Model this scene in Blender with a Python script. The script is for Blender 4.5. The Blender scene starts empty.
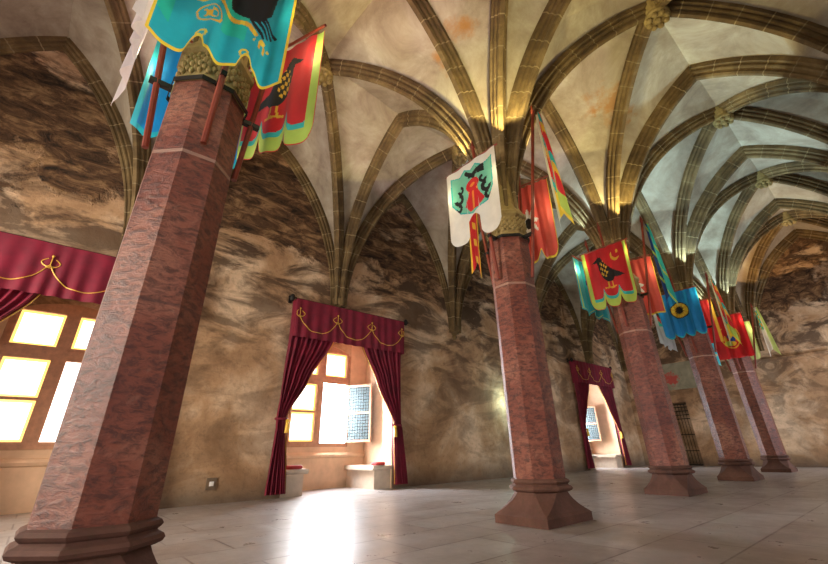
import bpy, math, random
from mathutils import Vector, Matrix
random.seed(7)
PI = math.pi
C = bpy.context.scene.collection
sc = bpy.context.scene

# ------------------------------------------------------------------ layout
XC, XW, XR = -4.2, -10.95, 2.45            # column row, window wall, opposite wall
YB = [-4.87, .45, 6.11, 11.427, 16.743, 22.06, 26.4]
COL = YB[1:6]
ZS, ZB, ZT, ZWL = 5.45, 10.95, 10.75, 10.7   # spring, boss, transverse peak, wall-arch peak

# ------------------------------------------------------------------ helpers
class MB:
    def __init__(s): s.v=[]; s.f=[]; s.m=[]
    def add(s, vs, fs, mi=0):
        b=len(s.v); s.v+= [tuple(p) for p in vs]
        for f in fs: s.f.append([i+b for i in f]); s.m.append(mi)
    def box(s,x0,x1,y0,y1,z0,z1,mi=0):
        vs=[(x,y,z) for z in (z0,z1) for y in (y0,y1) for x in (x0,x1)]
        s.add(vs,[(0,2,3,1),(4,5,7,6),(0,1,5,4),(2,6,7,3),(0,4,6,2),(1,3,7,5)],mi)
    def loft(s,rings,mi=0,cap=True,closed=True,mis=None):
        n=len(rings[0]); b=len(s.v)
        for r in rings: s.v+=[tuple(p) for p in r]
        for i in range(len(rings)-1):
            for j in range(n if closed else n-1):
                k=(j+1)%n
                s.f.append([b+i*n+j,b+i*n+k,b+(i+1)*n+k,b+(i+1)*n+j]); s.m.append(mis[i] if mis else mi)
        if cap:
            s.f.append([b+j for j in range(n)][::-1]); s.m.append(mi)
            s.f.append([b+(len(rings)-1)*n+j for j in range(n)]); s.m.append(mi)
    def tube(s,path,r,n=8,mi=0):
        path=[Vector(p) for p in path]; rings=[]; nrm=None
        for i,p in enumerate(path):
            t=(path[min(i+1,len(path)-1)]-path[max(i-1,0)]).normalized()
            if nrm is None: nrm=t.orthogonal().normalized()
            nrm=(nrm-t*nrm.dot(t)).normalized(); b=t.cross(nrm)
            rr=r[i] if isinstance(r,(list,tuple)) else r
            rings.append([p+(nrm*math.cos(a)+b*math.sin(a))*rr for a in [2*PI*j/n for j in range(n)]])
        s.loft(rings,mi)
    def ball(s,c,r,n=8,mi=0,sz=1.0):
        rings=[]
        for i in range(n+1):
            a=-PI/2+PI*i/n; a=max(-PI/2+.05,min(PI/2-.05,a))
            rings.append([(c[0]+r*math.cos(a)*math.cos(t),c[1]+r*math.cos(a)*math.sin(t),c[2]+r*sz*math.sin(a)) for t in [2*PI*j/(n+2) for j in range(n+2)]])
        s.loft(rings,mi)
    def build(s,name,mats,parent=None,smooth=False,loc=None):
        me=bpy.data.meshes.new(name); me.from_pydata(s.v,[],s.f)
        if not isinstance(mats,(list,tuple)): mats=[mats]
        for m in mats: me.materials.append(m)
        me.polygons.foreach_set('material_index',s.m)
        if smooth: me.polygons.foreach_set('use_smooth',[True]*len(s.f))
        me.update()
        o=bpy.data.objects.new(name,me); C.objects.link(o)
        if parent: o.parent=parent
        if loc: o.location=loc
        return o
def fixnormals(o):
    import bmesh
    bm=bmesh.new(); bm.from_mesh(o.data); bmesh.ops.recalc_face_normals(bm,faces=bm.faces); bm.to_mesh(o.data); bm.free(); return o
def struct(o): o['kind']='structure'; return o
def thing(name,label,cat,loc=(0,0,0),group=None,rz=0):
    o=bpy.data.objects.new(name,None); C.objects.link(o); o.location=loc; o.rotation_euler=(0,0,rz)
    o.empty_display_size=.2
    tag(o,label,cat,group); return o
def tag(o,label,cat,group=None):
    o['label']=label; o['category']=cat
    if group: o['group']=group
    return o
def copy_tree(o,parent=None):
    c=o.copy(); C.objects.link(c)
    if parent: c.parent=parent
    for ch in list(o.children): copy_tree(ch,c)
    return c

# ------------------------------------------------------------------ materials
def newmat(name):
    m=bpy.data.materials.new(name); m.use_nodes=True
    nt=m.node_tree; return m,nt,nt.nodes['Principled BSDF']
def nd(nt,t,**k):
    n=nt.nodes.new(t)
    for a,b in k.items():
        if a in n.inputs: n.inputs[a].default_value=b
        else: setattr(n,a,b)
    return n
def ramp(nt,fac,stops):
    r=nd(nt,'ShaderNodeValToRGB'); e=r.color_ramp.elements
    while len(e)<len(stops): e.new(.5)
    for i,(p,c) in enumerate(stops): e[i].position=p; e[i].color=(*c,1) if len(c)==3 else c
    nt.links.new(fac,r.inputs[0]); return r.outputs[0]
def mixc(nt,fac,a,b,mode='MIX'):
    m=nd(nt,'ShaderNodeMix',data_type='RGBA',blend_type=mode)
    for s,v in ((0,fac),(6,a),(7,b)):
        if hasattr(v,'links') or hasattr(v,'is_output'): nt.links.new(v,m.inputs[s])
        else: m.inputs[s].default_value=v if s==0 else ((*v,1) if len(v)==3 else v)
    return m.outputs[2]
def pos(nt,scale=(1,1,1),rot=(0,0,0),obj=False):
    if obj: src=nd(nt,'ShaderNodeTexCoord').outputs['Object']
    else: src=nd(nt,'ShaderNodeNewGeometry').outputs['Position']
    mp=nd(nt,'ShaderNodeMapping'); mp.inputs['Scale'].default_value=scale; mp.inputs['Rotation'].default_value=rot
    nt.links.new(src,mp.inputs[0]); return mp.outputs[0]
def noise(nt,vec,scale,detail=6,rough=.6,dist=0):
    n=nd(nt,'ShaderNodeTexNoise'); n.inputs['Scale'].default_value=scale; n.inputs['Detail'].default_value=detail
    n.inputs['Roughness'].default_value=rough; n.inputs['Distortion'].default_value=dist
    nt.links.new(vec,n.inputs['Vector']); return n.outputs['Fac']
def bump(nt,p,h,strength=.3,dist=.03):
    b=nd(nt,'ShaderNodeBump'); b.inputs['Strength'].default_value=strength; b.inputs['Distance'].default_value=dist
    nt.links.new(h,b.inputs['Height']); nt.links.new(b.outputs[0],p.inputs['Normal'])
def math2(nt,op,a,b=None,clamp=False):
    m=nd(nt,'ShaderNodeMath',operation=op); m.use_clamp=clamp
    for i,v in enumerate((a,b)):
        if v is None: continue
        if isinstance(v,(int,float)): m.inputs[i].default_value=v
        else: nt.links.new(v,m.inputs[i])
    return m.outputs[0]
def sep(nt,vec):
    s=nd(nt,'ShaderNodeSeparateXYZ'); nt.links.new(vec,s.inputs[0]); return s.outputs
def plain(name,col,rough=.6,metal=0,var=.25,scale=6,bmp=.15,emit=None,es=0):
    m,nt,p=newmat(name); v=pos(nt,obj=True)
    n=noise(nt,v,scale,5)
    d=tuple(c*(1-var) for c in col); l=tuple(min(1,c*(1+var)) for c in col)
    nt.links.new(ramp(nt,n,[(.3,d),(.7,l)]),p.inputs['Base Color'])
    p.inputs['Roughness'].default_value=rough; p.inputs['Metallic'].default_value=metal
    if bmp: bump(nt,p,noise(nt,v,scale*4,4),bmp,.01)
    if emit: p.inputs['Emission Color'].default_value=(*emit,1); p.inputs['Emission Strength'].default_value=es
    return m

def wall_mat(name):
    m,nt,p=newmat(name)
    v=pos(nt); s=sep(nt,v); z=s[2]
    # plaster
    n1=noise(nt,v,.55,8,.6,.4)
    plas=ramp(nt,n1,[(.3,(.25,.135,.065)),(.48,(.46,.285,.155)),(.65,(.72,.54,.37))])
    # soot clouds stretched along the wall
    v2=pos(nt,(1,.55,1.5),(.22,0,0)); n2=noise(nt,v2,.85,10,.66,.9)
    soot=ramp(nt,n2,[(.45,(0,0,0)),(.57,(1,1,1))])
    hi=nd(nt,'ShaderNodeMapRange'); nt.links.new(z,hi.inputs[0]); hi.inputs[1].default_value=1.2; hi.inputs[2].default_value=6.5; hi.inputs[3].default_value=.3; hi.inputs[4].default_value=1.0
    f=math2(nt,'MULTIPLY',soot,hi.outputs[0],True)
    c1=mixc(nt,math2(nt,'MULTIPLY',f,.92),plas,(.04,.018,.008))
    # bare rubble where plaster fell off: lunette patches
    v3=pos(nt,(1,.8,1.25)); n3=noise(nt,v3,.42,7,.62,.5)
    zb=nd(nt,'ShaderNodeMapRange'); nt.links.new(z,zb.inputs[0]); zb.inputs[1].default_value=5.2; zb.inputs[2].default_value=7.6; zb.inputs[3].default_value=-.25; zb.inputs[4].default_value=.08
    bare=ramp(nt,math2(nt,'ADD',n3,zb.outputs[0]),[(.49,(0,0,0)),(.53,(1,1,1))])
    n4=noise(nt,pos(nt,(1,.6,1.6)),2.6,9,.7,.7)
    rub=ramp(nt,n4,[(.36,(.016,.008,.004)),(.5,(.12,.06,.026)),(.66,(.38,.23,.11))])
    c2=mixc(nt,bare,c1,rub)
    # fine speckle
    n5=noise(nt,v,9,6,.7); c3=mixc(nt,math2(nt,'MULTIPLY',ramp(nt,n5,[(.5,(0,0,0)),(.75,(1,1,1))]),.4),c2,(.07,.045,.03))
    # uneven darker band towards the foot
    zf=nd(nt,'ShaderNodeMapRange'); nt.links.new(math2(nt,'ADD',z,math2(nt,'MULTIPLY',n1,-.8)),zf.inputs[0]); zf.inputs[1].default_value=-.35; zf.inputs[2].default_value=.3; zf.inputs[3].default_value=.75; zf.inputs[4].default_value=0
    c4=mixc(nt,zf.outputs[0],c3,(.06,.045,.035))
    nt.links.new(c4,p.inputs['Base Color']); p.inputs['Roughness'].default_value=.9
    hgt=math2(nt,'ADD',math2(nt,'MULTIPLY',n4,math2(nt,'ADD',bare,.15)),math2(nt,'MULTIPLY',n5,.2))
    bump(nt,p,hgt,.7,.08)
    return m
M={}
M['wall']=wall_mat('stained_wall_plaster')

STAINS=[(-3.9,5.05,9.75,.5),(-4.45,5.15,9.6,.5),(-3.0,9.1,9.6,.75),(-3.1,8.9,9.0,.6),(-2.4,9.9,9.6,.7),(-2.6,9.6,9.0,.5),(-1.9,10.4,9.5,.6),(-2.0,10.2,9.0,.5)]
def vault_mat():
    m,nt,p=newmat('vault_plaster'); v=pos(nt)
    n1=noise(nt,v,.7,8,.68,.5); base=ramp(nt,n1,[(.28,(.17,.125,.09)),(.45,(.31,.255,.19)),(.6,(.42,.37,.285)),(.75,(.56,.52,.43))])
    n2=noise(nt,v,2.2,9,.7,.6); c=mixc(nt,math2(nt,'MULTIPLY',ramp(nt,n2,[(.52,(0,0,0)),(.7,(1,1,1))]),.35),base,(.22,.17,.11))
    # rusty damp stains
    wob=noise(nt,v,1.6,6,.65)
    for (cx,cy,cz,r) in STAINS:
        d=nd(nt,'ShaderNodeVectorMath',operation='DISTANCE'); nt.links.new(v,d.inputs[0]); d.inputs[1].default_value=(cx,cy,cz)
        f=math2(nt,'SUBTRACT',math2(nt,'MULTIPLY',wob,2.4),math2(nt,'DIVIDE',d.outputs['Value'],r))
        st=ramp(nt,f,[(.15,(0,0,0)),(.55,(1,1,1))])
        c=mixc(nt,math2(nt,'MULTIPLY',st,.75),c,(.36,.15,.02))
    nt.links.new(c,p.inputs['Base Color']); p.inputs['Roughness'].default_value=.9
    bump(nt,p,n2,.3,.04); return m
M['vault']=vault_mat()

def rib_mat(name,cols):
    m,nt,p=newmat(name); v=pos(nt)
    n=noise(nt,v,1.3,7,.65,.3)
    c=ramp(nt,n,[(.3,cols[0]),(.5,cols[1]),(.7,cols[2])])
    n2=noise(nt,v,14,5,.7); c=mixc(nt,math2(nt,'MULTIPLY',ramp(nt,n2,[(.5,(0,0,0)),(.75,(1,1,1))]),.45),c,(.06,.045,.02))
    nt.links.new(c,p.inputs['Base Color']); p.inputs['Roughness'].default_value=.85; bump(nt,p,n2,.35,.02); return m
M['rib']=rib_mat('rib_sandstone',[(.05,.028,.010),(.125,.078,.028),(.25,.17,.072)])
M['joint']=plain('pale_mortar',(.25,.19,.10),.9)
M['capital']=rib_mat('carved_sandstone',[(.16,.11,.035),(.28,.20,.07),(.40,.30,.12)])

def marble():
    m,nt,p=newmat('red_marble'); v=pos(nt)
    n1=noise(nt,v,1.1,7,.6,.5); c=ramp(nt,n1,[(.3,(.11,.022,.016)),(.5,(.23,.062,.036)),(.68,(.34,.135,.085))])
    n2=noise(nt,pos(nt,(1,1,2.2)),9,8,.72,.6); c=mixc(nt,math2(nt,'MULTIPLY',ramp(nt,n2,[(.44,(0,0,0)),(.60,(1,1,1))]),.78),c,(.05,.013,.012))
    n3=noise(nt,v,5,6,.6,1.2); c=mixc(nt,math2(nt,'MULTIPLY',ramp(nt,n3,[(.62,(0,0,0)),(.74,(1,1,1))]),.22),c,(.50,.30,.2))
    # drum joints
    z=sep(nt,v)[2]
    for zz,w in ((3.72,.02),(2.15,.012)):
        d=math2(nt,'ABSOLUTE',math2(nt,'SUBTRACT',z,math2(nt,'ADD',zz,math2(nt,'MULTIPLY',n1,.05))))
        c=mixc(nt,math2(nt,'MULTIPLY',math2(nt,'LESS_THAN',d,w),.55),c,(.5,.33,.25) if zz>3 else (.08,.03,.03))
    # the upper drum is darker, greyer stone
    nt.links.new(c,p.inputs['Base Color']); p.inputs['Roughness'].default_value=.42; p.inputs['Specular IOR Level'].default_value=.45
    bump(nt,p,n2,.8,.03); return m
M['marble']=marble()
M['basestone']=rib_mat('dark_red_base_stone',[(.05,.02,.015),(.11,.045,.03),(.17,.08,.055)])

def floor_mat():
    m,nt,p=newmat('worn_stone_floor'); v=pos(nt)
    br=nd(nt,'ShaderNodeTexBrick'); nt.links.new(pos(nt,(1,1,1),(0,0,PI/2)),br.inputs['Vector'])
    br.inputs['Scale'].default_value=1; br.inputs['Brick Width'].default_value=1.5; br.inputs['Row Height'].default_value=.82
    br.inputs['Mortar Size'].default_value=.012; br.inputs['Mortar Smooth'].default_value=.1; br.offset=.37
    br.inputs['Color1'].default_value=(.25,.195,.17,1); br.inputs['Color2'].default_value=(.36,.33,.315,1); br.inputs['Mortar'].default_value=(.10,.06,.045,1)
    n1=noise(nt,v,.9,9,.7,.3); n2=noise(nt,v,12,8,.75)
    c=mixc(nt,.5,br.outputs['Color'],ramp(nt,n1,[(.3,(.17,.125,.105)),(.5,(.30,.26,.245)),(.7,(.42,.40,.395))]))
    c=mixc(nt,math2(nt,'MULTIPLY',ramp(nt,n2,[(.5,(0,0,0)),(.8,(1,1,1))]),.28),c,(.15,.10,.08))
    lines=ramp(nt,br.outputs['Fac'],[(.3,(0,0,0)),(.8,(1,1,1))]); c=mixc(nt,math2(nt,'MULTIPLY',lines,math2(nt,'MULTIPLY',ramp(nt,noise(nt,v,1.7,3),[(.42,(0,0,0)),(.56,(1,1,1))]),.7)),c,(.06,.03,.022))
    nt.links.new(c,p.inputs['Base Color'])
    nt.links.new(ramp(nt,noise(nt,v,2.5,6,.7),[(.3,(.24,.24,.24)),(.7,(.46,.46,.46))]),p.inputs['Roughness'])
    h=math2(nt,'ADD',math2(nt,'MULTIPLY',br.outputs['Fac'],-.6),math2(nt,'MULTIPLY',n2,.3)); bump(nt,p,h,.22,.02)
    return m
M['floor']=floor_mat()
M['embr']=plain('pale_embrasure_plaster',(.68,.47,.31),.85,var=.15,scale=2)
M['wood']=plain('window_oak',(.50,.26,.15),.55,var=.2,scale=8)
M['bench']=plain('bench_stone',(.55,.45,.35),.8,var=.15,scale=3)
M['iron']=plain('black_iron',(.02,.018,.016),.5,.6,var=.3)
M['gold']=plain('gold_thread',(.62,.36,.05),.45,.2,var=.2)
M['goldtassel']=plain('gold_tassel',(.7,.42,.04),.5,.1,var=.2,scale=30)
M['redwood']=plain('red_painted_pole',(.20,.03,.012),.5,var=.25)
M['cushion']=plain('red_cushion',(.35,.03,.03),.8)
M['white']=plain('white_plastic',(.8,.8,.78),.4,var=.05)
M['grey']=plain('grey_plate',(.16,.11,.07),.7)
def velvet():
    m,nt,p=newmat('crimson_velvet'); v=pos(nt,obj=True)
    n=noise(nt,v,3,6); nt.links.new(ramp(nt,n,[(.3,(.10,.0,.012)),(.7,(.20,.001,.022))]),p.inputs['Base Color'])
    p.inputs['Roughness'].default_value=.75; p.inputs['Sheen Weight'].default_value=.1; p.inputs['Sheen Tint'].default_value=(1,.2,.25,1)
    return m
M['velvet']=velvet()
def glass_lit(name,col,st):
    m,nt,p=newmat(name)
    p.inputs['Base Color'].default_value=(*col,1); p.inputs['Emission Color'].default_value=(*col,1); p.inputs['Emission Strength'].default_value=st
    p.inputs['Roughness'].default_value=.2; return m
M['paneW']=glass_lit('daylit_clear_pane',(1,.97,.90),3.2)
M['paneY']=glass_lit('daylit_yellow_border',(1,.66,.16),1.6)
def lattice():
    m,nt,p=newmat('leaded_glass'); v=pos(nt,(1,1,1),(0,0,0),obj=True)
    mp=nd(nt,'ShaderNodeMapping'); mp.inputs['Rotation'].default_value=(PI/2,0,0); nt.links.new(v,mp.inputs[0])
    vo=nd(nt,'ShaderNodeTexVoronoi',feature='DISTANCE_TO_EDGE'); vo.inputs['Scale'].default_value=10.5; vo.inputs['Randomness'].default_value=.15; nt.links.new(mp.outputs[0],vo.inputs['Vector'])
    e=math2(nt,'LESS_THAN',vo.outputs['Distance'],.075)
    nt.links.new(mixc(nt,e,(.13,.17,.18),(.006,.006,.006)),p.inputs['Base Color'])
    p.inputs['Roughness'].default_value=.15
    tr=nd(nt,'ShaderNodeBsdfTransparent'); tr.inputs[0].default_value=(.8,.86,.9,1)
    mx=nd(nt,'ShaderNodeMixShader'); nt.links.new(mixc(nt,e,(.72,)*3,(1,)*3),mx.inputs[0])
    nt.links.new(tr.outputs[0],mx.inputs[1]); nt.links.new(p.outputs[0],mx.inputs[2])
    nt.links.new(mx.outputs[0],nt.nodes['Material Output'].inputs[0]); return m
M['lattice']=lattice()

CLOTH={}
def cloth(name,col,trans=.38):
    if name in CLOTH: return CLOTH[name]
    m,nt,p=newmat('cloth_'+name); v=pos(nt,obj=True)
    n=noise(nt,v,4,5); nt.links.new(ramp(nt,n,[(.3,tuple(c*.82 for c in col)),(.7,tuple(min(1,c*1.1) for c in col))]),p.inputs['Base Color'])
    p.inputs['Roughness'].default_value=.55; p.inputs['Sheen Weight'].default_value=.15
    t=nd(nt,'ShaderNodeBsdfTranslucent'); t.inputs[0].default_value=(*col,1)
    mx=nd(nt,'ShaderNodeMixShader'); mx.inputs[0].default_value=trans
    nt.links.new(p.outputs[0],mx.inputs[1]); nt.links.new(t.outputs[0],mx.inputs[2]); nt.links.new(mx.outputs[0],nt.nodes['Material Output'].inputs[0])
    CLOTH[name]=m; return m
CC=dict(red=(.62,.02,.025),coral=(.75,.10,.07),green=(.45,.62,.10),lime=(.55,.68,.22),blue=(.01,.25,.62),cyan=(.02,.42,.52),teal=(.03,.45,.42),
        yellow=(.85,.62,.05),gold=(.78,.45,.04),black=(.012,.012,.012),white=(.78,.75,.66),cream=(.70,.66,.45),mint=(.18,.55,.38),orange=(.8,.25,.03),
        lilac=(.62,.52,.52),navy=(.02,.06,.25),emerald=(.02,.50,.38),grey=(.5,.52,.52))
def cm(n): return cloth(n,CC[n])

# ------------------------------------------------------------------ room shell
mb=MB(); mb.box(XW-2.2,XR+.9,YB[0]-.5,YB[-1]+1.5,-.3,0); struct(mb.build('floor',M['floor']))
WC=[-.2,6.6,21.95]                       # window centres along the wall
TH=1.6                                   # depth of the window niches
HW,HT=1.75,4.55
def wall_with_niches():
    mb=MB(); y=YB[0]-.5; th=TH+.35
    for c in WC:
        mb.box(XW-th,XW,y,c-HW,0,12.2); mb.box(XW-th,XW,c-HW,c+HW,HT,12.2)
        # back wall of the niche around the window
        mb.box(XW-th,XW-TH,c-HW,c+HW,0,1.18); mb.box(XW-th,XW-TH,c-HW,c-1.1,1.18,HT); mb.box(XW-th,XW-TH,c+1.1,c+HW,1.18,HT)
        # flat arch head over the lights
        n=10; pts=[(c-1.1+2.2*i/n, 4.12+.30*(1-((i/n-.5)*2)**2)) for i in range(n+1)]
        for i in range(n):
            (a,za),(b,zb)=pts[i],pts[i+1]
            vs=[(x,yy,zz) for x in (XW-th,XW-TH) for yy,zz in ((a,za),(b,zb),(b,HT),(a,HT))]
            mb.add(vs,[(0,1,2,3),(7,6,5,4),(0,4,5,1)])
        y=c+HW
    mb.box(XW-th,XW,y,YB[-1]+.8,0,12.2)
    return mb
struct(wall_with_niches().build('wall_left',M['wall']))
# end wall with a doorway
DX0,DX1,DZ=-9.15,-8.05,3.15; YE=YB[-1]
mb=MB(); mb.box(XW-.2,DX0,YE,YE+.8,0,12.2); mb.box(DX0,DX1,YE,YE+.8,DZ,12.2); mb.box(DX1,XR+.9,YE,YE+.8,0,12.2)
mb.box(DX0-.1,DX1+.1,YE+.8,YE+.9,0,DZ+.1)
struct(mb.build('wall_far',M['wall']))
mb=MB(); x=XW-.5; NW=[-7.6,-.9]  # openings in this unseen rear wall are added to let in warm fill
for c in NW:
    mb.box(x,c-1.3,YB[0]-.8,YB[0],0,12.2); mb.box(c-1.3,c+1.3,YB[0]-.8,YB[0],0,1.3); mb.box(c-1.3,c+1.3,YB[0]-.8,YB[0],5,12.2); x=c+1.3
mb.box(x,XR+.9,YB[0]-.8,YB[0],0,12.2); struct(mb.build('wall_near',M['wall']))
# opposite wall with plain window openings (out of view, added to let in fill light)
RW=[-2.2,8.77,14.08,23.9]; mb=MB(); y=YB[0]-.5
for c in RW:
    mb.box(XR,XR+.8,y,c-1.0,0,12.2); mb.box(XR,XR+.8,c-1.0,c+1.0,0,1.3); mb.box(XR,XR+.8,c-1.0,c+1.0,4.6,12.2); y=c+1.0
mb.box(XR,XR+.8,y,YB[-1]+.8,0,12.2); struct(mb.build('wall_right',M['wall']))
# ledge on end wall
mb=MB(); prof=[(0,4.62),(-.10,4.70),(-.12,4.80),(-.05,4.86),(0,4.95)]
mb.loft([[(x,YE+a,z) for a,z in prof] for x in (DX1+1.0,XR)],0,cap=True); o=fixnormals(mb.build('trim_1',M['wall'])); struct(o)

# ------------------------------------------------------------------ vaults
R0=.13                                      # ribs start this far from the support's axis
def arc(p0,p1,zpk,n=14,r0=R0,zs=ZS,low=None):
    """pointed-arch half from support p0 (xy) up to p1 (xy) at height zpk"""
    p0=Vector((p0[0],p0[1],0)); p1=Vector((p1[0],p1[1],0)); d=(p1-p0); L=d.length; d.normalize()
    l=L-r0; h=zpk-zs; R=(l*l+h*h)/(2*l)
    th=math.acos(max(-1,min(1,(R-l)/R))) if R>l else math.acos((R-l)/R)
    pts=[]
    if low is not None: pts.append(p0+d*r0+Vector((0,0,low)))
    for i in range(n+1):
        a=th*i/n; x=R-R*math.cos(a); z=R*math.sin(a)
        pts.append(p0+d*(r0+x)+Vector((0,0,zs+z)))
    return pts,d
PROF=[(-.20,-.06),(-.20,.07),(-.13,.10),(-.145,.17),(-.125,.21),(-.075,.225),(-.065,.265),(-.085,.31),(-.055,.37),(.055,.37),(.085,.31),(.065,.265),(.075,.225),(.125,.21),(.145,.17),(.13,.10),(.20,.07),(.20,-.06)]
def sweep(mb,pts,d,scale=1.0,seg=.62,both=True):
    """sweep rib profile along pts; joints of pale mortar every seg metres"""
    side=Vector((-d.y,d.x,0))
    # resample with joints
    cum=[0]
    for a,b in zip(pts,pts[1:]): cum.append(cum[-1]+(b-a).length)
    tot=cum[-1]; k=max(1,round(tot/seg)); ss=[]; mi=[]
    st=tot/k
    for i in range(k):
        a=i*st
        for t in (0,.5):
            ss.append(a+t*st+(.016 if t==0 else 0)); mi.append(0)
        ss.append(a+st-.012); mi.append(1)
    ss.append(tot); mi=mi[:len(ss)-1]
    def at(s):
        for i in range(len(cum)-1):
            if s<=cum[i+1]+1e-6:
                t=(s-cum[i])/max(1e-9,cum[i+1]-cum[i]); return pts[i].lerp(pts[i+1],t)
        return pts[-1]
    rings=[]
    for s in ss:
        p=at(s); t=(at(min(tot,s+.15))-at(max(0,s-.15))).normalized()
        nn=t.cross(side).normalized()
        if nn.dot(d)<0 and abs(nn.z)<.5: nn=-nn     # points to the open side of the arch
        if nn.z>.2: nn=-nn
        q=max(0,min(1,(p.z-4.9)/3.6)); k=scale*(.46+.42*q*q*(3-2*q)); rings.append([p+side*(a*k)+nn*(b*k) for a,b in PROF])
    mb.loft(rings,0,cap=True,mis=mi)
ntrim=[1]
def trim(mb,mats):
    ntrim[0]+=1; return struct(fixnormals(mb.build('trim_%d'%ntrim[0],mats)))
webs=MB()
naves=[(XW,XC),(XC,XR)]
def lerp(a,b,t): return a+(b-a)*t
for (xa,xb) in naves:
    xm=(xa+xb)/2
    for yi in range(6):
        ya,yb=YB[yi],YB[yi+1]; ym=(ya+yb)/2
        mb=MB()
        for cx_,ox in ((xa,xb),(xb,xa)):
            for cy_,oy in ((ya,yb),(yb,ya)):
                N=16
                D,dd=arc((cx_,cy_),(xm,ym),ZB,N,low=None)
                sweep(mb,[D[0]-Vector((0,0,.25))]+D,dd)
                T,_=arc((cx_,cy_),(xm,cy_),ZT,N)
                L,_=arc((cx_,cy_),(cx_,ym),ZWL,N)
                for A in (T,L):
                    # severy between diagonal rib and boundary arch, slightly domed
                    K=8; grid=[]
                    for i in range(N+1):
                        row=[]
                        for j in range(K+1):
                            t=j/K; p=D[i].lerp(A[i],t)
                            up=.10*math.sin(PI*t)*min(1,i/6); row.append(p+Vector((0,0,up+.02)))
                        grid.append(row)
                    b=len(webs.v)
                    for r in grid: webs.v+=[tuple(p) for p in r]
                    for i in range(N):
                        for j in range(K):
                            q=b+i*(K+1)+j; webs.f.append([q,q+1,q+K+2,q+K+1]); webs.m.append(0)
        trim(mb,[M['rib'],M['joint']])
        # keystone
        mb=MB(); z0=ZB-.42; n=20
        rr=[(.12,-.10),(.24,-.09),(.29,-.04),(.29,.02),(.25,.05),(.27,.10),(.27,.40)]
        mb.loft([[(xm+r*math.cos(2*PI*k/n),ym+r*math.sin(2*PI*k/n),z0+z) for k in range(n)] for r,z in rr])
        for k in range(8):
            a=2*PI*k/8; mb.ball((xm+.2*math.cos(a),ym+.2*math.sin(a),z0-.11),.075,6)
        mb.ball((xm,ym,z0-.12),.09,6)
        trim(mb,M['capital'])
wv=struct(webs.build('ceiling',M['vault'],smooth=True))
# ribs of the boundary arches
for (xa,xb) in naves:
    xm=(xa+xb)/2
    for y in YB:
        mb=MB()
        for c in (xa,xb):
            T,d=arc((c,y),(xm,y),ZT,16); sweep(mb,[T[0]-Vector((0,0,.25))]+T,d,1.05)
        trim(mb,[M['rib'],M['joint']])
for x,s in ((XW,.8),(XC,1.05),(XR,.8)):
    for ya,yb in zip(YB,YB[1:]):
        ym=(ya+yb)/2; mb=MB()
        for c in (ya,yb):
            L,d=arc((x,c),(x,ym),ZWL,16); sweep(mb,[L[0]-Vector((0,0,.25))]+L,d,s)
        trim(mb,[M['rib'],M['joint']])
# solid back of the vault so no light leaks in from above
mb=MB(); mb.box(XW-2.2,XR+.9,YB[0]-.8,YB[-1]+1,12.2,12.5); struct(mb.build('ceiling',M['vault']))

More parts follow.
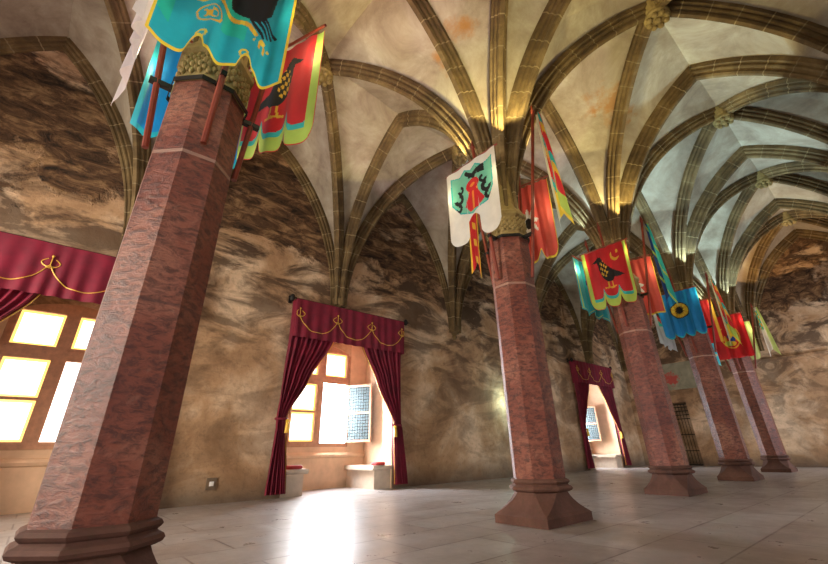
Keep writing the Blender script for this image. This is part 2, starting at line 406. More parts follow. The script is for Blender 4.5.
# ------------------------------------------------------------------ columns
def octo(r,z,rot=PI/8,cx=0,cy=0): return [(cx+r*math.cos(rot+k*PI/4),cy+r*math.sin(rot+k*PI/4),z) for k in range(8)]
def sqring(hx,hy,z,ch):
    # rectangle with chamfered corners: 8 points matching octo() order (starting at +22.5 deg)
    return [(hx,hy-ch,z)if False else p for p in [(hx,hy-ch,z),(hx-ch,hy,z),(-hx+ch,hy,z),(-hx,hy-ch,z),(-hx,-hy+ch,z),(-hx+ch,-hy,z),(hx-ch,-hy,z),(hx,-hy+ch,z)]]
COL_LABEL=["thick red marble octagonal column nearest the viewer, beside the left window",
 "red marble octagonal column with the white shield banner, second from the viewer",
 "red marble octagonal column with the red raven banner, third from the viewer",
 "red marble octagonal column with the blue sun banner, fourth from the viewer",
 "red marble octagonal column with the plain red banner, farthest from the viewer"]
def make_column():
    t=thing('stone_column',COL_LABEL[0],'column',(XC,COL[0],0),'columns along the middle of the hall')
    # base: plinth, flare, two octagonal rolls
    mb=MB(); A=PI/8
    rings=[sqring(.46,.60,0,.004),sqring(.46,.60,.11,.004),sqring(.43,.565,.14,.01)]
    r8=.405
    for zz,k in ((.17,.82),(.23,.52),(.30,.25),(.36,.08),(.40,0)):
        o8=octo(r8,zz); sq=sqring(.43,.565,zz,.01)
        rings.append([tuple(o8[i][j]*(1-k)+sq[i][j]*k for j in range(2))+(zz,) for i in range(8)])
    for r,z in ((.43,.405),(.475,.425),(.49,.45),(.475,.475),(.44,.49),(.425,.505),(.445,.52),(.46,.54),(.445,.565),(.41,.58)): rings.append(octo(r,z))
    mb.loft(rings); fixnormals(mb.build('base',M['basestone'],t))
    mb=MB(); mb.loft([octo(.405,.575),octo(.405,2.1),octo(.402,3.7),octo(.398,4.72)]); fixnormals(mb.build('shaft',M['marble'],t))
    # capital with carved band
    mb=MB(); mb.loft([octo(.40,4.72),octo(.41,4.80),octo(.375,4.84),octo(.385,5.16),octo(.435,5.22),octo(.435,5.29),octo(.38,5.34),octo(.31,5.5),octo(.30,7.2),octo(.45,8.3)])
    for k in range(8):
        a0=A+k*PI/4; a1=a0+PI/4
        for q in range(6):
            for w in range(3):
                f=(q+.5)/6; p0=Vector((math.cos(a0),math.sin(a0),0))*.385; p1=Vector((math.cos(a1),math.sin(a1),0))*.385
                p=p0.lerp(p1,f); mb.ball((p.x,p.y,4.90+w*.1+(.04 if q%2 else 0)),.03+.008*(w%2),5,0,1.5)
    fixnormals(mb.build('capital',M['capital'],t))
    # iron collar that holds the banner poles
    mb=MB(); mb.loft([octo(.425,4.70),octo(.435,4.70),octo(.435,4.76),octo(.425,4.76)],cap=False)
    for k in range(4):
        a=k*PI/2; c,s=math.cos(a),math.sin(a)
        def P(r,w,z): return (r*c-w*s,r*s+w*c,z)
        vs=[P(r,w,z) for z in (4.70,4.76) for w in (-.03,.03) for r in (.38,.60)]
        mb.add(vs,[(0,2,3,1),(4,5,7,6),(0,1,5,4),(2,6,7,3),(0,4,6,2),(1,3,7,5)])
    fixnormals(mb.build('iron_collar',M['iron'],t)); return t
col0=make_column()
for i,y in enumerate(COL):
    o=col0 if i==0 else copy_tree(col0); o.location=(XC,y,0); o['label']=COL_LABEL[i]
# wall corbels under the rib bundles
def corbel(x,y,sx):
    mb=MB(); rings=[]
    for r,z in ((.05,4.95),(.10,5.0),(.13,5.06),(.10,5.12),(.20,5.22),(.26,5.36),(.27,5.45),(.22,5.5),(.22,5.75),(.20,6.6)):
        rings.append([(x+sx*max(0,math.cos(a))*r*1.3-sx*.02,y+math.sin(a)*r*.85,z-.0) for a in [-PI/2+PI*k/8 for k in range(9)]])
    mb.loft(rings); trim(mb,M['rib'])
for y in YB[1:6]:
    corbel(XW,y,1); corbel(XR,y,-1)

# ------------------------------------------------------------------ windows
def bxm(mb,x0,x1,y0,y1,z0,z1,mi=0): mb.box(x0,x1,y0,y1,z0,z1,mi)
XB=XW-TH
def make_window(idx,c,open_right):
    mb=MB(); x0,x1=XB-.16,XB-.02
    y0,y1=c-1.1,c+1.1
    mb.box(x0,x1,y0,y0+.09,1.18,4.3); mb.box(x0,x1,y1-.09,y1,1.18,4.3)
    mb.box(x0-.008,x1+.008,c-.08,c+.08,1.182,4.45); mb.box(x0-.004,x1+.004,y0+.003,y1-.003,1.18,1.27); mb.box(x0-.004,x1+.004,y0+.003,y1-.003,3.12,3.30)
    n=10
    for i in range(n):
        a=y0+2.2*i/n; b=y0+2.2*(i+1)/n; f=lambda q: 4.12+.30*(1-((q-c)/1.1)**2)
        vs=[(x,yy,zz) for x in (x0,x1) for yy,zz in ((a,4.185),(b,4.185),(b,f(b)+.01),(a,f(a)+.01))]
        mb.add(vs,[(0,3,2,1),(4,5,6,7),(0,1,5,4),(3,7,6,2)])
    w=struct(mb.build('window_%d'%idx,M['wood']))
    def sash(ya,yb,za,zb,mid=None,yel=1):
        s=MB(); s.box(x0+.02,x1+.03,ya,ya+.06,za,zb); s.box(x0+.02,x1+.03,yb-.06,yb,za,zb); s.box(x0+.024,x1+.026,ya+.004,yb-.004,za+.002,za+.06); s.box(x0+.024,x1+.026,ya+.004,yb-.004,zb-.06,zb-.002)
        if mid: s.box(x0+.024,x1+.026,ya+.004,yb-.004,mid-.03,mid+.03)
        so=s.build('window_sash',M['wood'],w)
        cells=[(za+.06,mid-.03),(mid+.03,zb-.06)] if mid else [(za+.06,zb-.06)]
        for a,b in cells:
            g=MB(); e=.055; xx=x0+.06; Y0,Y1=ya+.06,yb-.06
            g.box(xx,xx+.012,Y0+e,Y1-e,a+e,b-e,0)
            g.box(xx,xx+.012,Y0,Y0+e,a,b,yel); g.box(xx,xx+.012,Y1-e,Y1,a,b,yel); g.box(xx,xx+.012,Y0+e,Y1-e,a,a+e,yel); g.box(xx,xx+.012,Y0+e,Y1-e,b-e,b,yel)
            g.build('pane',[M['paneW'],M['paneY']],so)
    sash(c-1.01,c-.08,1.27,3.12,2.2); sash(c-1.01,c-.08,3.30,4.2); sash(c+.08,c+1.01,3.30,4.2)
    if open_right:
        # casement swung into the niche, hinged on the right jamb
        ang=math.radians(open_right)
        o=bpy.data.objects.new('casement',None)
        s=MB(); L=.93; za,zb=1.29,3.10
        s.box(.003,L-.003,-.022,.022,za+.002,za+.07); s.box(.003,L-.003,-.022,.022,zb-.07,zb-.002); s.box(0,.06,-.025,.025,za,zb); s.box(L-.06,L,-.025,.025,za,zb); s.box(.003,L-.003,-.022,.022,2.15,2.22)
        so=s.build('casement',M['wood'],w); so.location=(XB-.0,c+1.03,0); so.rotation_euler=(0,0,ang)
        bpy.data.objects.remove(o)
        g=MB(); g.box(.06,L-.06,-.006,.006,za+.07,2.15); g.box(.06,L-.06,-.006,.006,2.22,zb-.07); g.build('pane',M['lattice'],so)
    else: sash(c+.08,c+1.01,1.27,3.12,None,0)
    # sill moulding
    mb=MB(); prof=[(0,.84),(.07,.87),(.10,.93),(.06,.99),(.0,1.02)]
    mb.loft([[(XB+a,y,z) for a,z in prof] for y in (c-HW,c+HW)]); fixnormals(mb.build('window_sill',M['embr'],w))
    mb=MB(); e=.012   # pale plaster lining of the niche
    mb.box(XB-.0,XW-.02,c-HW,c-HW+e,0,HT); mb.box(XB,XW-.02,c+HW-e,c+HW,0,HT); mb.box(XB,XW-.02,c-HW,c+HW,HT-e,HT)
    mb.box(XB,XB+e,c-HW,c+HW,0,1.17); mb.box(XB,XB+e,c-HW,c-1.1,1.17,HT); mb.box(XB,XB+e,c+1.1,c+HW,1.17,HT)
    mb.build('niche_lining',M['embr'],w)
    return w
make_window(1,WC[0],None); make_window(2,WC[1],28); make_window(3,WC[2],20)
NAMEW=['left window beside the nearest column','middle window','far window']
# window seats
def bench(c,side,label):
    t=thing('window_seat',label,'bench',(XW,c,0),'stone seats in the window niches')
    y0,y1=(-HW+.015,-HW+.62) if side<0 else (HW-.62,HW-.015)
    mb=MB(); mb.box(-TH+.02,-.05,y0,y1,0,.50); mb.build('seat_base',M['bench'],t)
    a,b=(y0,y1+.10) if side<0 else (y0-.10,y1)
    mb=MB(); mb.loft([[( -TH+.02,a,z),(-.07+e,a,z),(-.07+e,b,z),(-TH+.02,b,z)] for z,e in ((.50,.02),(.53,.09),(.57,.12),(.62,.12))]); fixnormals(mb.build('seat_slab',M['bench'],t))
    return t
for i,c in enumerate(WC):
    for s in (-1,1):
        bench(c,s,('stone window seat on the %s side of the %s'%('left' if s<0 else 'right',NAMEW[i])))
def cushion(x,y,rz,label,w=.42,d=.36):
    mb=MB(); rings=[]
    for z,k in ((.625,.86),(.645,.98),(.675,1),(.70,.95),(.715,.75)):
        rings.append([(w/2*k*math.copysign(abs(math.cos(a))**.5,math.cos(a)),d/2*k*math.copysign(abs(math.sin(a))**.5,math.sin(a)),z) for a in [2*PI*j/20 for j in range(20)]])
    mb.loft(rings); o=mb.build('seat_cushion',M['cushion'],smooth=True,loc=(x,y,0)); o.rotation_euler=(0,0,rz); tag(o,label,'cushion')
cushion(XW-.12,WC[1]-HW+.36,.1,'flat red cushion on the left stone seat of the middle window')
cushion(XW-.22,WC[1]+HW-.36,-.1,'flat red cushion on the right stone seat of the middle window')

# ------------------------------------------------------------------ curtains
def interp(tab,z):
    for (z0,a),(z1,b) in zip(tab,tab[1:]):
        if z0>=z>=z1:
            t=(z0-z)/(z0-z1); return a+(b-a)*(t*t*(3-2*t)*.4+t*.6)
    return tab[-1][1]
def drape(parent_label,side,c,first=None):
    t=thing('curtain',parent_label,'curtain',(XW,c,0),'crimson curtains at the windows')
    mb=MB()
    if side<0:
        outer=[(4.98,-2.0),(1.85,-2.13),(1.6,-2.12),(.12,-2.22)]
        inner=[(4.98,0.02),(4.0,-.62),(2.9,-1.30),(1.85,-1.90),(1.6,-1.86),(.12,-1.68)]
    else:
        outer=[(4.98,2.03),(1.8,1.92),(1.6,1.98),(.12,2.18)]
        inner=[(4.98,.02),(4.05,.42),(3.0,1.0),(1.8,1.68),(1.6,1.66),(.12,1.74)]
    NZ,NU=64,72; rows=[]
    def P(u,z):
        o=interp(outer,z); i=interp(inner,z); w=abs(i-o)
        gather=max(0,1-abs(z-1.75)/1.2)
        amp=.045+.03*(1-min(1,w/2))
        x=.17+amp*math.sin(u*2*PI*9+.6*math.sin(z*1.3))+.02*math.sin(u*31+z)
        return (x,o+(i-o)*u,z)
    for k in range(NZ+1):
        z=4.98-(4.98-.10)*k/NZ; rows.append([P(j/NU,z) for j in range(NU+1)])
    mb.loft(rows,cap=False,closed=False); o=mb.build('drape',M['velvet'],t,smooth=True)
    mb=MB(); mb.tube([Vector(P(.985,4.98-4.86*k/60))+Vector((.03,0,0)) for k in range(61)],.014,6); mb.build('gold_edging',M['gold'],t)
    # tieback
    zc=1.82 if side<0 else 1.74; o_,i_=interp(outer,zc),interp(inner,zc); ym=(o_+i_)/2; w=abs(i_-o_)/2+.03
    mb=MB(); n=16
    mb.tube([(.17+.11*math.cos(2*PI*k/n),ym+w*math.sin(2*PI*k/n),zc) for k in range(n+1)],.03,6)
    tb=mb.build('tieback',M['velvet'],t); mb=MB()
    q=i_+(.02 if side<0 else -.02)
    mb.ball((.28,q,zc-.06),.055,6)
    mb.loft([[(.29+r*math.cos(a),q+r*math.sin(a),z) for a in [2*PI*k/10 for k in range(10)]] for r,z in ((.035,zc-.08),(.05,zc-.14),(.065,zc-.34))])
    mb.build('tassel',M['goldtassel'],tb)
    return t
def valance(c,label):
    t=thing('valance',label,'valance',(XW,c,0),'crimson valances over the windows')
    NU=150; NV=14; W=2.0
    def P(u,v):
        y=-W+2*W*u; z=5.11-1.12*v; x=.34+.022*math.sin(u*2*PI*13+math.sin(u*17))*(.25+v)+.02*math.sin(u*9)*v
        e=min(u,1-u)
        return (x,y,z)
    mb=MB(); mb.loft([[P(j/NU,k/NV) for j in range(NU+1)] for k in range(NV+1)],cap=False,closed=False)
    for e in (0,NU):   # returns to the wall
        u=e/NU; mb.loft([[( .03+(P(u,v)[0]-.03)*k/3,P(u,v)[1],P(u,v)[2]) for k in range(4)] for v in [q/NV for q in range(NV+1)]],cap=False,closed=False)
    mb.build('pelmet_cloth',M['velvet'],t,smooth=True)
    mb=MB()
    def S(y,z): 
        u=(y+W)/(2*W); v=(5.11-z)/1.12; p=P(u,v); return Vector((p[0]+.012,p[1],p[2]))
    n=3
    kn=[-1.9+3.8*i/n for i in range(n+1)]
    for a,b in zip(kn,kn[1:]):
        pts=[]
        for k in range(25):
            q=k/24; y=a+(b-a)*q; s=(2*q-1)
            pts.append(S(y,4.18+.45*abs(s)**2.6))
        mb.tube(pts,.011,5)
    for y in kn[1:-1]+[kn[0]+.02,kn[-1]-.02]:
        for dy in (-1,1):
            pts=[S(max(-1.98,min(1.98,y+dy*(.02+.13*math.sin(q*PI*.9)))),4.56+.20*q) for q in [k/10 for k in range(11)]]; mb.tube(pts,.010,5)
        mb.tube([S(y,4.55),S(y,4.80)],.010,5); mb.ball(S(y,4.82),.028,5); mb.tube([S(max(-1.98,y-.09),4.60),S(min(1.98,y+.09),4.60)],.01,5)
    mb.build('gold_embroidery',M['gold'],t)
    return t
def rod(c,label):
    t=thing('curtain_rod',label,'curtain rod',(XW,c,0),'iron curtain rods')
    mb=MB(); mb.tube([(.26,-2.13,5.13),(.26,2.13,5.13)],.022,8)
    mb.build('rod',M['iron'],t)
    for s in (-1,1):
        mb=MB(); mb.tube([(0,s*2.09,5.13),(.30,s*2.09,5.13)],.02,6); mb.box(0,.03,s*2.09-.05,s*2.09+.05,5.03,5.24); mb.build('bracket',M['iron'],t)
        mb=MB(); mb.ball((.26,s*2.13,5.13),.075,8,0,1.5); mb.ball((.26,s*2.22,5.13),.035,6); mb.build('finial',M['iron'],t)
cl={'r':[], 'l':[], 'v':[]}
for i,c in enumerate(WC):
    drape('crimson velvet curtain tied back on the left of the '+NAMEW[i],-1,c)
    drape('crimson velvet curtain tied back on the right of the '+NAMEW[i],1,c)
    valance(c,'crimson valance with gold swags over the '+NAMEW[i]); rod(c,'black iron curtain rod above the '+NAMEW[i])

# ------------------------------------------------------------------ banners
def inpoly(x,y,P):
    r=False; j=len(P)-1
    for i in range(len(P)):
        if (P[i][1]>y)!=(P[j][1]>y) and x<(P[j][0]-P[i][0])*(y-P[i][1])/(P[j][1]-P[i][1])+P[i][0]: r=not r
        j=i
    return r
def ell(x,y,cx,cy,rx,ry): return ((x-cx)/rx)**2+((y-cy)/ry)**2<1
def seg(x,y,a,b,w):
    dx,dy=b[0]-a[0],b[1]-a[1]; t=max(0,min(1,((x-a[0])*dx+(y-a[1])*dy)/(dx*dx+dy*dy+1e-12)))
    return (x-a[0]-t*dx)**2+(y-a[1]-t*dy)**2<w*w
# raven standing to the left/right, drawn in a unit square
RAVEN=[(.20,.16),(.30,.10),(.38,.13),(.42,.22),(.52,.36),(.66,.48),(.84,.58),(.96,.66),(.84,.68),(.66,.66),(.60,.72),(.44,.72),(.34,.62),(.27,.46),(.25,.30),(.24,.23),(.08,.22)]
def raven(x,y,flip=False,feather='gold'):
    if flip: x=1-x
    if inpoly(x,y,RAVEN):
        if ell(x,y,.40,.42,.10,.20) and (math.sin(x*70)*math.sin(y*50+x*30))>.15: return feather
        return 'black'
    for a,b in (((.46,.70),(.44,.86)),((.54,.70),(.56,.86)),((.36,.87),(.52,.86)),((.50,.87),(.66,.86))):
        if seg(x,y,a,b,.016): return feather
    if ell(x,y,.80,.18,.13,.12) and not ell(x,y,.84,.13,.12,.11): return 'gold'
    if ell(x,y,.88,.10,.04,.04): return 'gold'
    return None
def L_lobes(n,depth,ends=0):
    return lambda u: 1-depth*abs(math.cos(u*n*PI))**4 
def d_raven_red(u,v,h):       # red field, green border, wavy foot
    b=min(u,1-u)*1.4; bb=(h-v)*1.7
    if b<.022 or bb<.022: return 'red'
    if b<.13 or bb<.22: return 'green'
    if bb<.30 : return 'teal'
    r=raven((u-.14)/.72,(v-.06)/.72)
    return r or 'red'
def d_blue_raven(u,v,h):
    b=min(u,1-u)*1.4; bb=(h-v)*1.7
    if b<.028 or bb<.038: return 'yellow'
    for cx in (.335,.665):        # little gold loops beside the notches
        if ell(u,v,cx,.85,.036,.03) and not ell(u,v,cx,.85,.02,.017): return 'yellow'
    if inpoly(u,v,[(.42,.30),(.86,.18),(.82,.48),(.73,.59),(.60,.585),(.50,.53)]): return 'black'
    for k in range(4):
        if seg(u,v,(.60+.05*k,.53),(.78+.04*k,.69-.03*k),.013): return 'black'
    sc_=[(.12,.56),(.20,.60),(.29,.585),(.38,.56),(.47,.585),(.56,.625),(.66,.635),(.72,.69)]
    for a,b in zip(sc_,sc_[1:]):
        if seg(u,v,a,b,.017): return 'gold' if math.sin(u*60)>-.6 else 'yellow'
    d=math.hypot((u-.36)*1.1,(v-.69)*1.5)
    if .085<d<.10 or (d<.06 and math.sin(u*85)*math.sin(v*70)>-.1): return 'gold'
    if ell(u,v,.79,.735,.085,.022) and math.sin(u*70+v*30)>-.3: return 'yellow'
    if ell(u,v,.80,.77,.05,.03) and math.sin(u*110)>0: return 'gold'
    return 'emerald' if (math.sin(u*12+1.2)>.45 and v<.80+.06*math.sin(u*9)) else 'cyan'  # emerald bands paint the green light sheen into the cloth colour
SHIELD=[(.14,.10),(.30,.13),(.40,.08),(.5,.12),(.60,.08),(.70,.13),(.88,.10),(.86,.44),(.74,.57),(.5,.64),(.26,.57),(.13,.44)]
def d_white_shield(u,v,h):
    x,y=.5+(u-.5)/1.14,.36+(v-.375)/1.12
    if inpoly(x,y,SHIELD):
        for k in range(4):
            if seg(x,y,(.46,.20),(.72,.13+.025*k),.012): return 'black'
        if seg(x,y,(.42,.14),(.56,.22),.025): return 'black'
        if ell(x,y,.52,.31,.12,.075):
            if ell(x,y,.52,.31,.05,.02): return 'orange'
            return 'red'
        if inpoly(x,y,[(.46,.36),(.58,.36),(.70,.52),(.60,.60),(.44,.60),(.36,.52)]):
            return 'orange' if seg(x,y,(.52,.40),(.52,.58),.018) else 'red'
        if inpoly(x,y,[(.42,.37),(.62,.37),(.60,.41),(.44,.41)]): return 'gold'
        for s in (-1,1):
            for (cx,cy,r) in ((.26,.40,.07),(.24,.50,.055),(.30,.30,.05)):
                px=.5+s*(.5-cx); d=math.hypot(x-px,(y-cy)*1.25)
                if r*.42<d<r*1.2 and not (y<cy and s*(x-px)>0): return 'black'
        if not inpoly(.5+(x-.5)*1.06,.36+(y-.36)*1.06,SHIELD): return 'teal'
        return 'mint'
    return 'white'
def d_sun_blue(u,v,h):
    if min(u,1-u)*1.4<.02 : return 'cyan'
    d=math.hypot((u-.5)*1.25,(v-.42)*1.5)
    if d<.27:
        if .24<d: return 'black'
        if d<.11: return 'black'
        if .11<d<.14 and int(math.atan2(v-.42,u-.5)*5)%2: return 'black'
        return 'gold' if int(math.atan2(v-.42,u-.5)*4)%2 else 'yellow'
    if h-v<.03: return 'cyan'
    return 'blue'
def d_red_ring(u,v,h):
    d=math.hypot((u-.5)*1.2,(v-.5)*1.2)
    if .30<d<.335 and v>.28: return 'gold'
    if d<.09: return 'navy'
    if ell(u,v,.45,.66,.18,.06): return 'green' if u<.5 else 'gold'
    if ell(u,v,.55,.56,.07,.12): return 'navy'
    if ell(u,v,.36,.56,.05,.10): return 'gold'
    return 'red'
def d_turq(u,v,h):
    b=min(u,1-u)*1.3; bb=(h-v)*1.6
    if .03<b<.05 and bb>.04 or .03<bb<.055: return 'green'
    d=math.hypot(u-.5,(v-.42)*1.2)
    if d<.22 and math.sin(u*33)*math.sin(v*29)>-.1: return 'grey' if d<.12 else 'navy'
    if ell(u,v,.40,.68,.2,.05) and math.sin(u*60)>0: return 'gold'
    return 'cyan'
def d_coral(u,v,h):
    b=min(u,1-u)*1.3; bb=(h-v)*1.6
    if b<.05 or bb<.05: return 'yellow' if b<.03 or bb<.03 else 'coral'
    d=math.hypot((u-.5)*1.25,(v-.5)*1.3)
    if d<.25:
        a=math.atan2(v-.5,u-.5)
        if d>.2-.05*math.sin(a*9): return 'coral'
        return 'white' if d>.09 else 'black'
    return 'coral'
def d_multi(u,v,h):
    if u>.70: return 'cream'
    if v>.78*h: return 'green' if u<.6 and v<.95*h else 'yellow'
    k=int(v*11+2*math.sin(u*9))%4
    return ('red','red','teal','gold')[k]
def d_pale(u,v,h):
    if .25<u<.8 and .12<v<.42: return 'black' if math.sin(u*40)*math.sin(v*34)>.1 else 'red'
    return 'lilac'
def d_plainblue(u,v,h): return 'blue' if min(u,1-u)>.05 and h-v>.05 else 'cyan'
def d_redgold(u,v,h):
    if min(u,1-u)<.08: return 'gold'
    if .35<u<.65 and math.sin(v*26)>.3: return 'gold'
    return 'red'
def d_teal(u,v,h): 
    if math.sin(v*21+u*9)>.9: return 'green'
    if u>.45: return 'navy'
    return 'teal'
def d_grey(u,v,h): 
    if .3<u<.75 and .15<v<.5: return ('red','emerald','black')[int(u*13+v*9)%3]
    return 'grey'
def d_greenred(u,v,h):
    if min(u,1-u)<.16: return 'lime'
    if v>h-.18: return 'lime'
    if ell(u,v,.5,.45,.18,.15) and math.sin(u*40)*math.sin(v*40)>0: return 'gold'
    return 'red'
def d_whitegreen(u,v,h):
    if u<.35: return 'lime'
    if .4<u<.9 and .06<v<.45: return 'emerald' if math.sin(u*35)*math.sin(v*40)>-.1 else 'gold'
    return 'white'
def notch2(u):     # two rounded tails with a deep arch between them
    c=abs(u-.5)/.5
    if c<.26: return .70+.06*(c/.26)**2
    t=(c-.26)/.74
    return .76+.24*max(0,1-(2*t-1)**4*.55)**.5 if t<.5 else 1-.10*((t-.5)/.5)**3
def wavy3(u): 
    t=abs(math.sin(u*PI*3)); return .88+.12*t**.5
def blue_foot(u):
    # three lobes, the outer two drop lower, stepped notches
    c=abs(u-.5)
    if c<.13: return .965-.01*(c/.13)
    if c<.155: return .955-.065*(c-.13)/.025
    if c<.21: return .89-.02*math.sin((c-.155)/.055*PI)
    if c<.24: return .89+.075*(c-.21)/.03
    return .965+.035*math.sin((c-.24)/.26*PI)**.6
def raven_foot(u):
    t=(u*3)%1; return .84+.16*max(0,1-(2*t-1)**4)
def scal4(u): return .92+.08*abs(math.sin(u*PI*4))
def point3(u): t=(u*3)%1; return .90+.10*(1-abs(2*t-1))
def flat(u): return 1.0
def tails(u): return .82+.18*abs(2*u-1)**1.2
def make_banner(ci,a_deg,label,design,foot,W=1.40,H=1.85,z_top=6.42,dist=.86,swag=.045,turn=0,nx=64,ny=84,shift=0,folds=4,pole_top=6.75,slim=False,lean=0.0,tilt=0.0):
    """banner on a pole leaning out of the collar of column ci towards a_deg"""
    t=thing('banner',label,'banner',(XC,COL[ci],0),'heraldic banners around the columns',math.radians(a_deg)-PI/2)
    # local frame: +Y outwards from the column, X to the left seen from outside
    mb=MB(); z0=3.86; r0=.44
    k=(dist-.07-r0)/(pole_top-z0)
    mb.tube([(0,r0,z0),(0,r0+k*(pole_top-z0),pole_top)],.032,8); 
    po=mb.build('pole',M['redwood'],t)
    mb=MB(); mb.loft([[(r*math.cos(a),r0+k*(pole_top-z0)+r*math.sin(a),pole_top+z) for a in [2*PI*q/8 for q in range(8)]] for r,z in ((.032,-.02),(.05,.03),(.03,.10),(.006,.22))]); mb.build('finial',M['redwood'],po)
    c,s=math.cos(math.radians(turn)),math.sin(math.radians(turn))
    if not slim:
        mb=MB(); w=W/2+.05
        mb.tube([(-w*c+shift,dist-w*s,z_top+.03-tilt*w),(w*c+shift,dist+w*s,z_top+.03+tilt*w)],.02,8); mb.build('crossbar',M['redwood'],t)
    names=[]; mb=MB(); grid=[]
    def P(u,v):
        x=(.5-u)*W; f=.25+.75*v
        yy=swag*f*math.sin(u*2*PI*folds+.7)+.35*swag*math.sin(u*2*PI*(folds*1.7)+2*v)
        z=z_top-v*H+tilt*x+lean*0
        xx=x*((.25+.75*v**.7) if slim else (1-.06*v))
        return Vector((xx*c-yy*s+shift+lean*v,dist+.03+xx*s+yy*c,z))
    for j in range(ny+1):
        grid.append([P(i/nx,(j/ny)*foot(i/nx)) for i in range(nx+1)])
    idx={}; b=0
    for r in grid: mb.v+=[tuple(p) for p in r]
    for j in range(ny):
        for i in range(nx):
            u=(i+.5)/nx; h=foot(u); v=(j+.5)/ny*h
            n=design(u,v,h)
            if n not in idx: idx[n]=len(names); names.append(n)
            q=j*(nx+1)+i; mb.f.append([q,q+1,q+nx+2,q+nx+1]); mb.m.append(idx[n])
    mb.build('banner_cloth',[cm(n) for n in names],t,smooth=True)
    return t
F,R_,Bk,Lf=0,90,180,-90       # +x, +y, -x, -y
# first (nearest) column
make_banner(0,F,'large turquoise banner with black raven and gold edging on the front of the nearest column',d_blue_raven,blue_foot,W=1.28,H=2.0,z_top=6.42,dist=.90,nx=150,ny=190,folds=3,swag=.06,tilt=-.16,shift=.12)
make_banner(0,R_,'red and lime raven banner on the right side of the nearest column',d_raven_red,raven_foot,W=1.70,H=1.88,z_top=6.30,dist=.72,nx=90,ny=110,turn=15,tilt=-.26,pole_top=6.7,folds=3,swag=.03)
make_banner(0,Bk,'plain blue banner hanging behind the nearest column',d_plainblue,scal4,W=1.40,H=1.85,z_top=6.45,dist=.85)
make_banner(0,Lf,'pale lilac banner on the left side of the nearest column',d_pale,tails,W=1.6,H=1.7,z_top=6.45,dist=.80)
# second column
make_banner(1,Lf,'white two-tailed banner with a teal shield on the second column',d_white_shield,notch2,W=1.32,H=1.78,z_top=6.36,dist=.88,nx=110,ny=140,folds=2,swag=.03,shift=.05)
make_banner(1,F,'narrow furled red and cream banner at the tall pole of the second column',d_multi,tails,W=.42,H=2.75,z_top=7.35,dist=1.12,pole_top=7.45,slim=True,turn=55,lean=-.25,folds=2)
make_banner(1,R_,'coral banner with a white medallion behind the second column',d_coral,raven_foot,W=1.15,H=1.95,z_top=6.52,dist=.86,turn=12)
make_banner(1,Bk,'slim red banner edge seen below the white shield banner',d_redgold,tails,W=.36,H=1.75,z_top=6.1,dist=.85,folds=1,shift=.05)
# third column
make_banner(2,Lf,'red raven banner with green scalloped border on the third column',d_raven_red,raven_foot,W=1.30,H=1.72,z_top=6.08,dist=.78,nx=80,ny=100,folds=3)
make_banner(2,Bk,'turquoise banner with jagged foot left of the red raven banner',d_turq,point3,W=1.8,H=1.75,z_top=6.1,dist=.84)
make_banner(2,F,'narrow furled teal banner at the tall pole of the third column',d_teal,tails,W=.30,H=2.5,z_top=6.7,dist=1.0,pole_top=6.8,slim=True,turn=60,lean=-.1,folds=2)
make_banner(2,R_,'bright coral red banner right of the red raven banner',d_coral,flat,W=1.25,H=1.75,z_top=6.15,dist=.84,turn=10)
# fourth column
make_banner(3,Lf,'sky blue banner with a black and yellow sun disc on the fourth column',d_sun_blue,scal4,W=1.36,H=1.62,z_top=5.97,dist=.85,nx=80,ny=90,folds=4,swag=.06)
make_banner(3,Bk,'grey white banner with pointed tails left of the blue sun banner',d_grey,point3,W=1.7,H=1.7,z_top=5.85,dist=.85)
make_banner(3,F,'narrow furled multicoloured banner right of the blue sun banner',d_multi,tails,W=.36,H=2.4,z_top=6.35,dist=1.0,pole_top=6.5,slim=True,turn=60,lean=-.1,folds=2)
make_banner(3,R_,'dark red banner partly hidden behind the blue sun banner',d_redgold,flat,W=1.25,H=1.6,z_top=5.95,dist=.84,turn=10)
# fifth column
make_banner(4,Lf,'crimson banner with gold ring emblem on the farthest column',d_red_ring,flat,W=1.3,H=1.8,z_top=6.05,dist=.85,folds=3,swag=.06,shift=-.12)
make_banner(4,Bk,'cyan banner with tails left of the crimson ring banner',d_turq,point3,W=1.9,H=1.6,z_top=5.8,dist=.85)
make_banner(4,F,'narrow furled white and green banner on the farthest column',d_whitegreen,tails,W=.5,H=2.1,z_top=6.35,dist=1.15,pole_top=6.4,slim=True,turn=50,lean=-.25,folds=2)
make_banner(4,R_,'red banner with lime border behind the farthest column',d_greenred,raven_foot,W=1.35,H=1.7,z_top=6.05,dist=.85,turn=10)

# ------------------------------------------------------------------ small things
t=thing('wall_socket','white power socket on a dark plate low on the wall left of the middle window','socket',(XW,3.18,.41))
mb=MB(); mb.box(0,.025,-.11,.11,-.12,.12); mb.build('back_plate',M['grey'],t)
mb=MB(); mb.box(.02,.05,-.045,.045,-.045,.045); mb.box(.05,.058,-.025,.025,-.025,.025); mb.build('socket_face',M['white'],t)
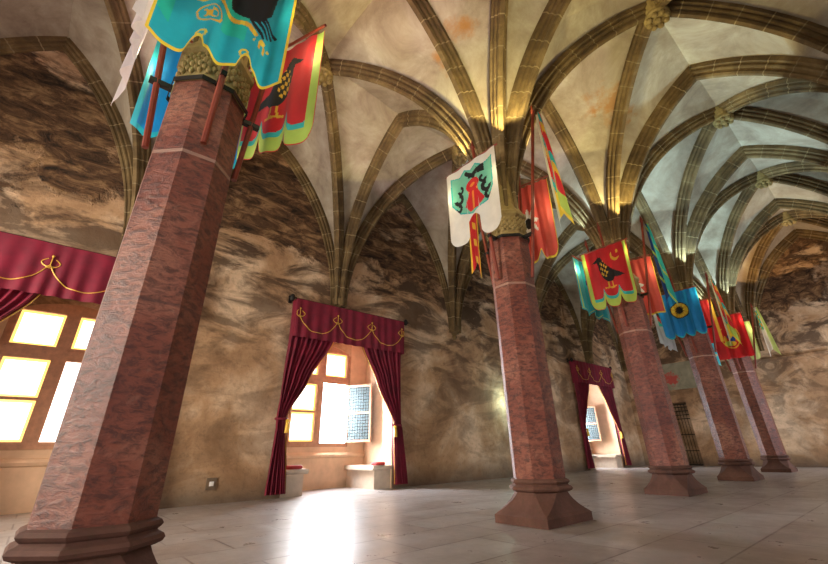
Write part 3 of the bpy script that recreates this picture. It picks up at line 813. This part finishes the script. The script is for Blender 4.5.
# iron lattice gate in the far doorway
t=thing('iron_gate','black wrought iron lattice gate in the far doorway','gate',((DX0+DX1)/2,YE+.35,0))
mb=MB(); w=(DX1-DX0)/2-.03
mb.box(-w,-w+.05,-.03,.03,0,DZ-.05); mb.box(w-.05,w,-.03,.03,0,DZ-.05); mb.box(-w,w,-.03,.03,DZ-.1,DZ-.05); mb.box(-w,w,-.03,.03,.02,.08); mb.build('gate_frame',M['iron'],t)
mb=MB()
for k in range(7):
    x=-w+.07+(2*w-.14)*k/6; mb.tube([(x,0,.05),(x,0,DZ-.08)],.014,6)
for z in (.7,1.5,2.3,2.5,2.7,2.9): mb.box(-w,w,-.02,.02,z,z+.04)
mb.build('lattice_bars',M['iron'],t)
def fresco():
    m,nt,p=newmat('faded_fresco'); v=pos(nt,obj=True); s=sep(nt,v)
    n=noise(nt,v,2.2,6,.6,.4); c=ramp(nt,n,[(.3,(.20,.19,.13)),(.7,(.36,.33,.23))])
    d=nd(nt,'ShaderNodeVectorMath',operation='DISTANCE'); nt.links.new(v,d.inputs[0]); d.inputs[1].default_value=(-.25,0,-.15)
    f=math2(nt,'SUBTRACT',math2(nt,'MULTIPLY',noise(nt,v,5,5),1.1),d.outputs['Value'])
    c=mixc(nt,ramp(nt,f,[(.15,(0,0,0)),(.3,(1,1,1))]),c,(.45,.08,.06))
    nt.links.new(c,p.inputs['Base Color']); p.inputs['Roughness'].default_value=.9; return m
mb=MB(); mb.box(-.95,.95,-.03,.0,-.72,.72); o=mb.build('wall_painting',fresco(),loc=(-8.15,YE,4.55)); tag(o,'faded grey green wall painting with a red figure above the far doorway','painting')

# ------------------------------------------------------------------ camera
f,cx,cy=400.68,415.48,262.1; yaw,pitch,roll=.8574,.4401,-.0211
fw=Vector((-math.sin(yaw)*math.cos(pitch),math.cos(yaw)*math.cos(pitch),math.sin(pitch)))
r=Vector((math.cos(yaw),math.sin(yaw),0)); u=r.cross(fw)
r2=r*math.cos(roll)+u*math.sin(roll); u2=-r*math.sin(roll)+u*math.cos(roll)
cam=bpy.data.cameras.new('camera'); co=bpy.data.objects.new('camera',cam); C.objects.link(co)
mt=Matrix((r2,u2,-fw)).transposed().to_4x4(); mt.translation=(0,0,1); co.matrix_world=mt
cam.sensor_width=36; cam.sensor_fit='HORIZONTAL'; cam.lens=f/828*36; cam.shift_x=(414-cx)/828; cam.shift_y=-(282-cy)/828
cam.clip_start=.02; sc.camera=co

# ------------------------------------------------------------------ light
w=bpy.data.worlds.new('sky'); sc.world=w; w.use_nodes=True
bg=w.node_tree.nodes['Background']; bg.inputs[0].default_value=(.93,.97,1,1); bg.inputs[1].default_value=4.0
def area(loc,rot,sx,sy,power,col,portal=False):
    l=bpy.data.lights.new('daylight_and_fill','AREA'); l.shape='RECTANGLE'; l.size=sx; l.size_y=sy; l.energy=power; l.color=col
    o=bpy.data.objects.new('daylight_and_fill',l); C.objects.link(o); o.location=loc; o.rotation_euler=rot; return o
def point(loc,power,col,rad=.05):
    l=bpy.data.lights.new('added_point','POINT'); l.energy=power; l.color=col; l.shadow_soft_size=rad
    o=bpy.data.objects.new('added_point',l); C.objects.link(o); o.location=loc; return o
for c,pw in zip(WC,(1300,2300,1600)):
    area((XB-.45,c,2.75),(0,-PI/2,0),3.0,2.1,pw,(.86,.93,1))
for c in NW:  # warm fill through the added rear openings
    area((c,YB[0]-.9,3.15),(PI/2,0,0),2.6,3.7,1000 if c<-4 else 170,(1,.88,.72))
for c in RW:  # cool fill through the added openings of the opposite wall
    area((XR+.9,c,2.95),(0,PI/2,0),3.3,2.0,110 if c<0 else (520 if c>20 else 45),(.95,.95,1))
def spot(loc,aim,power,col,ang=80,blend=.06,rad=.06):  # bare spots added at the columns to colour the vault, no fixtures
    l=bpy.data.lights.new('added_spot','SPOT'); l.energy=power; l.color=col; l.spot_size=math.radians(ang); l.spot_blend=blend; l.shadow_soft_size=rad
    o=bpy.data.objects.new('added_spot',l); C.objects.link(o); o.location=loc
    o.rotation_euler=(Vector(aim)-Vector(loc)).to_track_quat('-Z','Y').to_euler(); return o
WARM=(1,.84,.36); PINK=(1,.56,.60); COOL=(.62,.92,1); AMB=(1,.62,.25)
FL={0:[(1,1,PINK,120),(-1,1,PINK,160),(-1,-1,PINK,160)],
    1:[(-1,-1,WARM,330),(-1,1,PINK,150),(1,1,WARM,330),(1,-1,WARM,330)],
    2:[(-1,-1,COOL,150),(-1,1,COOL,260),(1,1,COOL,420),(1,-1,WARM,260)],
    3:[(-1,1,COOL,260),(1,1,COOL,420),(1,-1,COOL,260)],
    4:[(1,1,AMB,420),(1,-1,COOL,220),(-1,-1,COOL,200)]}
for k,ls in FL.items():
    for dx,dy,col,pw in ls:
        y=COL[k]; spot((XC+.66*dx,y+.66*dy,6.72),(XC+1.7*dx,y+1.4*dy,10.5),pw*1.2,col,98)
for k in (0,1,2,3,4):  # bare points added around the capitals to warm the rib fans
    for dx,dy in ((1,-1),(-1,-1),(1,1)): point((XC+.75*dx,COL[k]+.75*dy,5.75),11,(1,.85,.5),.06)
point((XW+.40,14.1,2.75),40,(.7,1,.85))  # bare point without fixture, added for a greenish glow on the window wall
vs=sc.view_settings; vs.view_transform='Standard'; vs.look='None'; vs.exposure=.08; vs.gamma=1; vs.use_curve_mapping=False
